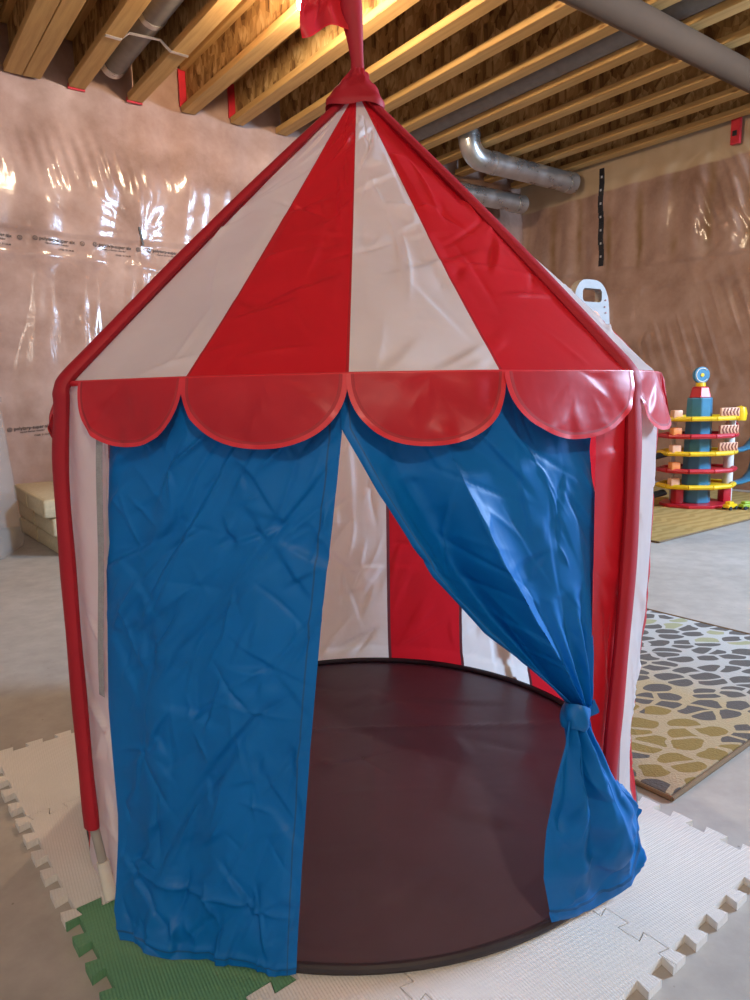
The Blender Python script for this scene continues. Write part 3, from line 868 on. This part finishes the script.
# --- left door curtain
nu, nv_ = 150, 300
s = np.linspace(0, 1, nu); q = np.linspace(0, 1, nv_)
Sg, Qg = np.meshgrid(s, q)                                       # q: 0 top, 1 hem
hemz = .007 + .005 * np.sin(Sg * 11 + .5) * (1 - Sg)
z = .706 * (1 - Qg) + hemz * Qg
aL = np.interp(z, [0, .035, .15, .29, .49, .67, .71], [-33.2, -36.4, -39.2, -40.9, -40.3, -38.6, -38.2]); aR = np.interp(z, [0, .14, .29, .44, .55, .65, .71], [-8.3, -7.1, -5.5, -3.6, -1.8, -.3, -.2])
a = aL + (aR - aL) * Sg
r = .468 + .034 * Qg ** .8 + .006 * Qg ** 3 + .032 * np.clip((Qg - .80) / .2, 0, 1) ** 1.3 * (1 - Sg) ** 1.2 + .004 * np.sin(2 * PI * Sg * 1.3 + .6) * Qg + .003 * np.sin(2 * PI * Sg * 3 + 3 * Qg)
P = pol(a, r, z)
ma, mb2 = Sg * .31, -Qg * .70
D = crease_field(ma, mb2, 60, 11, .0040, 52, 14, (.08, .34), (.002, .007)) * np.clip(1.25 - Qg, .4, 1)
D += crease_field(ma, mb2, 90, 12, .0022, 110, 40, (.03, .16), (.002, .005))
D += crease_field(ma, mb2, 70, 15, .0022, 55, 22, (.03, .14), (.0018, .004))
D = D * np.clip(Sg * 14, .1, 1)
low = np.clip((Qg - .80) / .1, 0, 1)
D += crease_field(ma, mb2, 130, 14, .0040, 70, 50, (.03, .12), (.0025, .006)) * low
D += -.006 * np.exp(-np.abs(Qg - .875 - .02 * Sg) / .006) * np.clip(Sg * 6, 0, 1) * np.clip((1 - Sg) * 8, 0, 1)
D += -.004 * np.exp(-np.abs(Qg - .985) / .003)
c = np.zeros((nv_ - 1, nu - 1), int); c[:, -7] = 1; c[-4, :] = 1
lc = grid_sheet('door_curtain', P, [M['blue'], M['bluestitch']], tent, D, c)
lc['label'] = 'blue door flap hanging straight on the left'
# --- right door curtain, gathered to its tie
nu, nv_ = 190, 150
s = np.linspace(0, 1, nu); q = np.linspace(0, 1, nv_)
Sg, Qg = np.meshgrid(s, q)
tL = [0, .12, .28, .46, .64, .83, 1.0]; aLp = [-.6, -.3, 4.5, 11.1, 18.3, 26.7, 33.6]; zLp = [.706, .655, .581, .487, .416, .352, .296]
tR = [0, .15, .42, .68, .86, 1.0]; aRp = [39.2, 39.0, 40.0, 39.8, 38.9, 37.9]; zRp = [.706, .642, .527, .422, .345, .285]
al, zl_ = np.interp(Qg, tL, aLp), np.interp(Qg, tL, zLp); ar, zr_ = np.interp(Qg, tR, aRp), np.interp(Qg, tR, zRp)
# cloth bunches towards the tie: more of it near the free edge
sb = Sg
a = al + (ar - al) * sb; z = zl_ + (zr_ - zl_) * sb
def gs(x, c, w): return np.exp(-((x - c) / w) ** 2)
lowq = np.clip((Qg - .58) / .35, 0, 1)
fold = .6 * gs(Sg, .025, .035) - 1.25 * gs(Sg, .17, .085) + .95 * np.exp(-np.abs(Sg - .33) / .045) - .2 * gs(Sg, .50, .09) + lowq * (.5 * gs(Sg, .55, .05) - .5 * gs(Sg, .65, .05) + .55 * gs(Sg, .76, .04) - .5 * gs(Sg, .85, .035)) + .25 * lowq * gs(Sg, .94, .03)
amp = .030 * np.clip(Qg / .5, 0, 1) ** 1.1 * (1 - .55 * np.clip((Qg - .55) / .45, 0, 1))
r = .470 + .012 * np.clip(Qg * 4, 0, 1) + .018 * Qg ** 2 + fold * amp
P = pol(a, r, z)
wloc = np.clip(1 - Qg, .12, 1)
D = crease_field(Sg * .33, -Qg * .40, 110, 31, .0028, 115, 40, (.03, .20), (.002, .006)) * wloc
D += crease_field(Sg * .33, -Qg * .40, 12, 32, .0024, 95, 8, (.2, .4), (.003, .007)) * np.clip(Qg * 1.4, 0, 1) * wloc
c = np.zeros((nv_ - 1, nu - 1), int); c[:, 5] = 1
rc = grid_sheet('door_curtain', P, [M['blue'], M['bluestitch']], tent, D, c)
rc['label'] = 'blue door flap pulled aside and tied on the right'
# lower flare of the same flap
def poly_at(pts, t):
    pts = np.array(pts, float); d = np.r_[0, np.cumsum(np.linalg.norm(np.diff(pts, axis=0), axis=1))]; d /= d[-1]
    return np.stack([np.interp(t, d, pts[:, k]) for k in range(3)], -1)
nrm = np.array([.5878, -.8090, 0.])
Lp = [(.2275, .8165, .288), (.224, .813, .255), (.212, .804, .212), (.201, .796, .15), (.198, .794, .09), (.213, .805, .017)]
Rp = [(.260, .839, .279), (.266, .844, .258), (.292, .862, .209), (.334, .893, .15), (.361, .912, .102)]
Bp = [(.213, .805, .017), (.243, .829, .008), (.273, .849, .006), (.303, .871, .007), (.330, .889, .012), (.352, .905, .042), (.361, .912, .102)]
nu, nv_ = 130, 130
s = np.linspace(0, 1, nu); q = np.linspace(0, 1, nv_)
Lc = poly_at(Lp, q)[:, None]; Rc = poly_at(Rp, q)[:, None]; Tc = (np.array(Lp[0]) + (np.array(Rp[0]) - np.array(Lp[0])) * s[:, None])[None]; Bc = poly_at(Bp, s)[None]
Sg, Qg = np.meshgrid(s, q); s3, q3 = Sg[..., None], Qg[..., None]
P = (1 - s3) * Lc + s3 * Rc + (1 - q3) * Tc + q3 * Bc - ((1 - s3) * (1 - q3) * np.array(Lp[0]) + s3 * (1 - q3) * np.array(Rp[0]) + (1 - s3) * q3 * np.array(Bp[0]) + s3 * q3 * np.array(Bp[-1]))
ridge = np.where(Sg < .60, Sg / .60, (1 - Sg) / .40)
bul = .046 * np.sin(PI * np.clip(Qg, 0, 1) ** .8 * .86) * ridge ** .85
fold = .008 * np.sin(2 * PI * Sg * 4.2 + 1) * np.exp(-Qg * 3.0) + .010 * gs(Sg, .22, .07) * np.sin(PI * Qg) - .009 * gs(Sg, .38, .07) * np.sin(PI * Qg)
P = P + nrm * (bul + fold + .004)[..., None]
P[..., 2] = np.maximum(P[..., 2], .004)
D = crease_field(Sg * .17, -Qg * .24, 60, 71, .0036, 70, 40, (.03, .13), (.003, .008)) * np.clip(Qg * 2, .2, 1)
hemc = np.clip((Qg - .90) / .05, 0, 1)
D += crease_field(Sg * .17, -Qg * .24, 60, 72, .0025, 100, 25, (.02, .05), (.002, .004)) * hemc - .003 * np.exp(-np.abs(Qg - .93) / .004)
c = np.zeros((nv_ - 1, nu - 1), int); c[-10, :] = 1; c[40:, -9] = 1
grid_sheet('curtain_skirt', P, [M['blue'], M['bluestitch']], rc, -D if False else D, c)
# tie band and its loose end
ca_ = Vector((.2445, .828, .287)); tx = Vector((.809, .588, -.25)).normalized(); nn = Vector(nrm); up_ = tx.cross(nn).normalized()
tA, tH = np.meshgrid(np.linspace(0, 2 * PI, 49), np.linspace(-1, 1, 13))
rad = .0165 + .0015 * np.cos(tH * 1.4) + .0012 * np.sin(5 * tA + 3 * tH) * (1 - tH ** 2) - .002 * tH ** 4
ctr = np.array(ca_); TX, NN, UP = np.array(tx), np.array(nn), np.array(up_)
P = ctr + TX * (rad * np.cos(tA))[..., None] + NN * (.004 + rad * np.sin(tA))[..., None] + UP * (.0155 * tH + .002 * np.sin(2 * tA))[..., None]
grid_sheet('curtain_tie', P, M['bluehem'], rc)
s = np.linspace(0, 1, 14); q = np.linspace(0, 1, 14); Sg, Qg = np.meshgrid(s, q)
base = np.array([.262, .841, .292])
P = base + np.array([.016, .011, .004]) * Sg[..., None] + np.array([.003, .002, -.022]) * Qg[..., None] * (1 - .25 * Sg[..., None]) + nrm * (.004 + .003 * np.sin(5 * Sg + 3 * Qg))[..., None]
grid_sheet('tie_end', P, M['bluehem'], rc)
# --- peak cap, flag sleeve and flag
n = 96; aa = np.linspace(0, 360, n + 1); qq = np.linspace(0, 1, 26)
Ac, Qc = np.meshgrid(aa, qq)
prof_r = np.interp(Qc, [0, .05, .35, .7, 1], [.052, .053, .040, .022, .0125]); prof_z = np.interp(Qc, [0, .05, .35, .7, 1], [1.152, 1.160, 1.183, 1.203, 1.219])
prof_r = prof_r * (1 + .10 * np.cos(np.radians(4 * (Ac - 47))) * (1 - Qc))
P = pol(Ac, prof_r, prof_z); P[..., 2] += .002 * np.sin(np.radians(Ac * 5)) * np.exp(-Qc * 12)
P[..., 0] += .012 + .006 * Qc
D = crease_field(np.radians(Ac) * .04, Qc * .07, 30, 91, .0022, 90, 30, (.02, .05), (.002, .004))
grid_sheet('peak_cap', P, M['redthick'], tent, D)
loc = Vector(tent.location)
m = MB()
path = [(-.0145, 0, 1.215), (-.0150, 0, 1.235), (-.0170, 0, 1.26), (-.0200, -.002, 1.285), (-.0225, -.003, 1.31), (-.024, -.003, 1.345), (-.024, -.003, 1.385), (-.024, -.003, 1.41)]
m.tube([Vector((x, CY + y, zc)) - loc for x, y, zc in path], [.0115, .0105, .0125, .016, .018, .017, .015, .014], 16, True, .6, up0=(0, -1, 0))
m.build('flag_sleeve', M['redthick'], tent)
s = np.linspace(0, 1, 60); q = np.linspace(0, 1, 50); Sg, Qg = np.meshgrid(s, q)
# drooping pennant: from the sleeve out to the left, hem falling
x = -.026 - .078 * Sg + .004 * np.sin(6 * Qg)
ztop = 1.40 - .010 * Sg; zbot = 1.272 + .007 * np.sin(PI * Sg * .9) + .004 * (1 - Sg)
z = ztop + (zbot - ztop) * Qg
y = CY - .004 + .007 * np.sin(2 * PI * (Sg * 1.1 + .15 + .2 * Qg)) * np.clip(Sg * 3, 0, 1) + .010 * np.sin(4 * Qg + 4 * Sg)
P = np.stack([x, y, z], -1)
D = crease_field(Sg * .08, -Qg * .13, 24, 95, .003, 120, 30, (.03, .1), (.002, .005))
fc = np.zeros((49, 59), int); fc[-1] = 1
grid_sheet('flag', P, [M['redval'], M['red']], tent, D, fc)

# ------------------------------------------------------------------ left background
def rotz(a): return Matrix.Rotation(a, 3, 'Z')
for i, (dx, dy, da, top) in enumerate([(0.02, .01, R(2), .088), (.0, .0, R(0), .178), (-.03, -.01, R(-1), .262)]):
    m = MB()
    w, d, h = .75, .80, .083
    m.box((w / 2, d / 2, h / 2), (w, d, h), bevel=.012, seg=3)
    # shallow groove round the middle of each slab
    m.box((w / 2, d / 2, h - .004), (w - .03, d - .03, .012), bevel=.004)
    m.box((-.001, d * .5, h / 2), (.006, .006, h * .9))
    lab = ['beige foam cushion block at the bottom of the stack by the left wall', 'beige foam cushion block in the middle of the stack by the left wall', 'beige foam cushion block on top of the stack by the left wall'][i]
    o = m.build('foam_block', M['bed'], None)
    o.location = (-1.455 + dx, 3.09 + dy, FL + .001 + .0875 * i); o.rotation_euler = (0, 0, TH + da)
    tag(o, lab, 'foam block', 'stacked beige foam blocks')
tub = thing('storage_tub', 'tall frosted clear plastic storage tub at the left edge of the picture', 'container', (-1.94, 3.12, FL), R(10))
def rrect(w, d, r, n=6):
    pts = []
    for cx_, cy_, a0 in ((w / 2 - r, d / 2 - r, 0), (-w / 2 + r, d / 2 - r, 90), (-w / 2 + r, -d / 2 + r, 180), (w / 2 - r, -d / 2 + r, 270)):
        for k in range(n + 1):
            a = R(a0 + 90 * k / n); pts.append((cx_ + r * math.cos(a), cy_ + r * math.sin(a)))
    return pts
m = MB()
def loft(mb, secs):
    rings = [[mb.b.verts.new((x, y, z)) for x, y in poly] for poly, z in secs]
    for i in range(len(rings) - 1):
        n = len(rings[i])
        for k in range(n): mb.b.faces.new((rings[i][k], rings[i][(k + 1) % n], rings[i + 1][(k + 1) % n], rings[i + 1][k]))
    mb.b.faces.new(rings[0][::-1]); mb.b.faces.new(rings[-1])
loft(m, [(rrect(.50, .34, .05), .004), (rrect(.53, .37, .05), .010), (rrect(.54, .38, .05), .03), (rrect(.47, .31, .05), .66), (rrect(.45, .29, .05), .69), (rrect(.39, .24, .05), .703), (rrect(.38, .23, .05), .70), (rrect(.44, .28, .045), .685), (rrect(.46, .30, .045), .655), (rrect(.53, .37, .045), .035), (rrect(.5, .34, .045), .014)])
m.build('tub_shell', M['clear'], tub)
m = MB(); loft(m, [(rrect(.475, .325, .05), .70), (rrect(.475, .325, .05), .722), (rrect(.45, .30, .05), .73)]); m.build('tub_lid', M['clear'], tub)
m = MB(); m.box((.135, -.190, .13), (.17, .003, .12), Matrix.Rotation(R(3), 3, 'X')); m.build('paper_label', M['paper'], tub, False)

# ------------------------------------------------------------------ toddler slide behind the tent
sl = thing('toddler_slide', 'pale grey plastic toddler slide with handle hole, peeking over the tent roof', 'slide', (.975, 3.22, FL), R(30))
def side_panel(y):
    m = MB(); H = 1.185
    out = [(-.13, 0), (.13, 0), (.13, .30), (.135, .70), (.118, .98)]
    for k in range(9):
        a = R(8 + 82 * k / 8); out.append((.002 + .108 * math.cos(a) ** .8 if math.cos(a) > 0 else .002, 1.055 + (H - 1.055) * math.sin(a)))
    out += [(-.02, H)]
    for k in range(9):
        a = R(90 + 80 * k / 8); out.append((-.03 - .085 * abs(math.cos(a)) ** .8, 1.05 + (H - 1.05) * math.sin(a)))
    out += [(-.125, .98), (-.135, .70), (-.13, .30)]
    hole = rrect(.12, .058, .018)
    hc = (.002, 1.118)
    # frame with a hole: bridge outer outline and slot through triangulated fill
    b = m.b
    def loop(y_): 
        o = [b.verts.new((x, y_, z)) for x, z in out]; h = [b.verts.new((hc[0] + x, y_, hc[1] + z)) for x, z in hole]; return o, h
    o0, h0 = loop(y - .02); o1, h1 = loop(y + .02)
    for lo, ho in ((o0, h0), (o1, h1)):
        es = []
        for L in (lo, ho):
            for i in range(len(L)): es.append(b.edges.new((L[i], L[(i + 1) % len(L)])))
        bmesh.ops.triangle_fill(b, use_beauty=True, use_dissolve=False, edges=es)
    for A_, B_ in ((o0, o1), (h0, h1)):
        n = len(A_)
        for i in range(n): b.faces.new((A_[i], A_[(i + 1) % n], B_[(i + 1) % n], B_[i]))
    return m
side_panel(0).build('side_panel', M['slidegrey'], sl, False)
side_panel(.42).build('side_panel', M['slidegrey'], sl, False)
for k in range(4):
    m = MB(); m.box((.10 - .02 * k, .21, .17 + .17 * k), (.14, .38, .035), bevel=.008); m.build('step', M['orange'], sl)
m = MB()
for i in range(13):
    f = i / 12; x = -.05 - 1.0 * f; z = .80 * (1 - f) ** 1.25 + .06
    m.box((x, .21, z), (.10, .36, .02))
m.build('chute', M['orange'], sl)
m = MB(); m.tube([(.0, -.03, 1.0), (.0, -.02, 1.0)], .05, 24); m.build('round_plug', M['orange'], sl)
for x, z in ((.085, 1.10), (.08, 1.07), (.088, 1.045)):
    m = MB(); m.tube([(x, -.024, z), (x, -.019, z)], .004, 8); m.build('screw', M['brownstripe'], sl)

# ------------------------------------------------------------------ toy garage on the tan rug
RUGT = FL + .0083
tg = thing('toy_garage', 'multi-level toy car garage tower with blue column and red and yellow decks', 'toy', (1.915, 4.12, RUGT), R(8))
def ngon(n, rx, ry, rot=0): return [(rx * math.cos(2 * PI * k / n + rot), ry * math.sin(2 * PI * k / n + rot)) for k in range(n)]
m = MB(); m.prism(ngon(10, .21, .17, R(18)), 0, .018); m.build('base_plate', M['toyred'], tg, False, bevel=.004)
m = MB()
sec = [(.074, 0), (.066, .62)]
poly0, poly1 = ngon(8, .084, .084, R(22.5)), ngon(8, .070, .070, R(22.5))
loft(m, [(poly0, .018), (poly1, .635)]); m.build('column', M['toyblue'], tg, False, bevel=.006)
m = MB(); loft(m, [(ngon(6, .066, .066), .635), (ngon(6, .05, .05), .695), (ngon(6, .03, .03), .70)]); m.build('roof_cap', M['toyred'], tg, False, bevel=.004)
m = MB(); m.lathe([(.0, .70), (.028, .70), (.026, .722), (0, .722)], n=12); m.build('collar', M['toyyellow'], tg)
sd = MB(); sd.tube([(0, -.012, .765), (0, .012, .765)], .047, 32)
so = sd.build('sign_disc', M['toyblue'], tg)
m = MB(); m.tube([(.038 * math.cos(2 * PI * k / 40), -.0135, .765 + .038 * math.sin(2 * PI * k / 40)) for k in range(5, 37)], .003, 6); m.build('pale_ring', M['toywhite'], so)
m = MB(); m.tube([(0, -.016, .765), (0, -.008, .765)], .011, 16); m.build('yellow_hub', M['toyyellow'], so)
levels = [(.112, 'toyyellow'), (.205, 'toyred'), (.305, 'toyyellow'), (.405, 'toyred'), (.505, 'toyyellow')]
for i, (zc, mm) in enumerate(levels):
    m = MB(); m.prism(ngon(10, .225, .165, R(18)), zc, zc + .012)
    rim = ngon(10, .225, .165, R(18))
    for a_, b_ in zip(rim, rim[1:] + rim[:1]):
        m.tube([(a_[0], a_[1], zc + .012), (b_[0], b_[1], zc + .012)], .014, 8)
    dk = m.build('deck', M[mm], tg)
    dk['label'] = ('yellow' if 'yellow' in mm else 'red') + ' deck'
    # small bay block on the left, striped barrier on the right
    m = MB(); m.box((-.180, -.06, zc + .040), (.054, .045, .044), bevel=.005); m.build('bay_block', M['orange' if i % 2 else 'peach'], dk)
    if i >= 2:
        m = MB(); m.box((.125, -.10, zc + .046), (.115, .018, .050), bevel=.003)
        m.mi = 1
        for k in range(5):
            for sg_ in (-1, 1): m.box((.085 + .021 * k, -.110, zc + .046 + sg_ * .010), (.006, .004, .026), Matrix.Rotation(sg_ * R(25), 3, 'Y'))
        m.build('striped_barrier', [M['peach'], M['brownstripe']], dk)
for x, y in ((.205, .0), (-.10, .09)):
    m = MB(); m.tube([(x, y, .018), (x, y, .505)], .028 if x > 0 else .012, 14); m.build('post', M['toywhite'], tg)
m = MB(); m.lathe([(0, .50), (.032, .50), (.036, .54), (.028, .575), (0, .585)], c=(.215, -.07, 0), n=16); m.build('crank_knob', M['toyyellow'], tg)
m = MB(); m.tube([(.21 + .05 * math.sin(PI * k / 12), .02, .505 - .10 * (k / 12)) for k in range(13)], .022, 10, True, .4); m.build('loop_chute', M['toyred'], tg)
for z0, z1 in ((.315, .42), (.12, .27)):
    m = MB()
    pts = [(.205, .0, z0), (.26, -.01, z0 + .004), (.33, .0, z0 + .02), (.40, .03, z0 + .07), (.45, .07, z1)]
    for p0, p1 in zip(pts, pts[1:]): pass
    m.tube(pts, .045, 10, True, .28); m.build('ramp', M['toyblue'], tg)
for z0 in (.03, .26):
    m = MB(); m.tube([(-.19, .02, z0 + .05), (-.27, .03, z0 + .03), (-.36, .06, z0 + .02)], .045, 10, True, .4); m.build('ramp', M['toynavy'], tg)
for x in (-.13, .175):
    m = MB(); m.box((x, -.02, .065), (.05, .06, .094), bevel=.005); m.build('leg_block', M['toyred'], tg)
def car(name, loc, rz, mm, label):
    c = thing(name, label, 'toy car', loc, rz)
    m = MB(); m.box((0, 0, .022), (.085, .040, .020), bevel=.006); m.box((-.006, 0, .038), (.045, .034, .018), bevel=.007); m.build('body', M[mm], c)
    for x in (-.026, .026):
        for y in (-.02, .02):
            m = MB(); m.tube([(x, y - .005, .0105), (x, y + .005, .0105)], .0105, 14); m.build('wheel', M['toynavy'], c)
car('toy_car', (2.03, 3.93, RUGT), R(30), 'toyyellow', 'yellow toy car parked before the toy garage base')
car('toy_car', (2.125, 3.93, RUGT), R(15), 'toygreen', 'lime green toy car on the tan rug right of the yellow one')

# ------------------------------------------------------------------ light
def area(name, loc, target, size, power, col, shape='SQUARE', sy=None):
    l = bpy.data.lights.new(name, 'AREA'); l.energy = power; l.color = col; l.size = size
    if sy: l.shape = 'RECTANGLE'; l.size_y = sy
    o = bpy.data.objects.new(name, l); o.location = loc
    o.rotation_euler = (Vector(target) - Vector(loc)).to_track_quat('-Z', 'Y').to_euler(); COL.objects.link(o); return o
def point(name, loc, power, col, rad=.03):
    l = bpy.data.lights.new(name, 'POINT'); l.energy = power; l.color = col; l.shadow_soft_size = rad
    o = bpy.data.objects.new(name, l); o.location = loc; COL.objects.link(o); return o
WARM = (1.0, .73, .45); COOL = (.48, .70, 1.0)
point('lamp_light_near', W(5.35, 6.0, 2.30), 66, (1.0, .89, .77), .05)        # second ceiling bulb, behind the camera to the left
point('lamp_light_far', W(1.2, 5.6, 2.30), 18, (1.0, .88, .74), .05)         # third bulb, over to the right
a0 = Vector(W(.06, 5.0, 1.85))
area('daylight_window', a0, (CX + .3, CY, .5), 1.0, 300, COOL, sy=.6)

w = bpy.data.worlds.new('world'); w.use_nodes = True; scn.world = w
w.node_tree.nodes['Background'].inputs['Color'].default_value = (.5, .5, .55, 1)
w.node_tree.nodes['Background'].inputs['Strength'].default_value = .02

# ------------------------------------------------------------------ camera
cam = bpy.data.cameras.new('camera'); co = bpy.data.objects.new('camera', cam); COL.objects.link(co)
cam.sensor_fit = 'VERTICAL'; cam.sensor_height = 36; cam.lens = 36 * 697 / 1000; cam.clip_start = .02
co.matrix_world = Matrix.Translation((0, 0, .6918)) @ Matrix.Rotation(PI / 2 - .15145, 4, 'X') @ Matrix.Rotation(-.019975, 4, 'Z')
scn.camera = co
vs = scn.view_settings
scn.display_settings.display_device = 'sRGB'
vs.view_transform = 'Standard'; vs.look = 'None'; vs.gamma = 1; vs.use_curve_mapping = False; vs.exposure = 1.0
scn.cycles.use_denoising = True
scn.cycles.max_bounces = 8; scn.cycles.transmission_bounces = 6; scn.cycles.diffuse_bounces = 4
scn.cycles.sample_clamp_indirect = 6
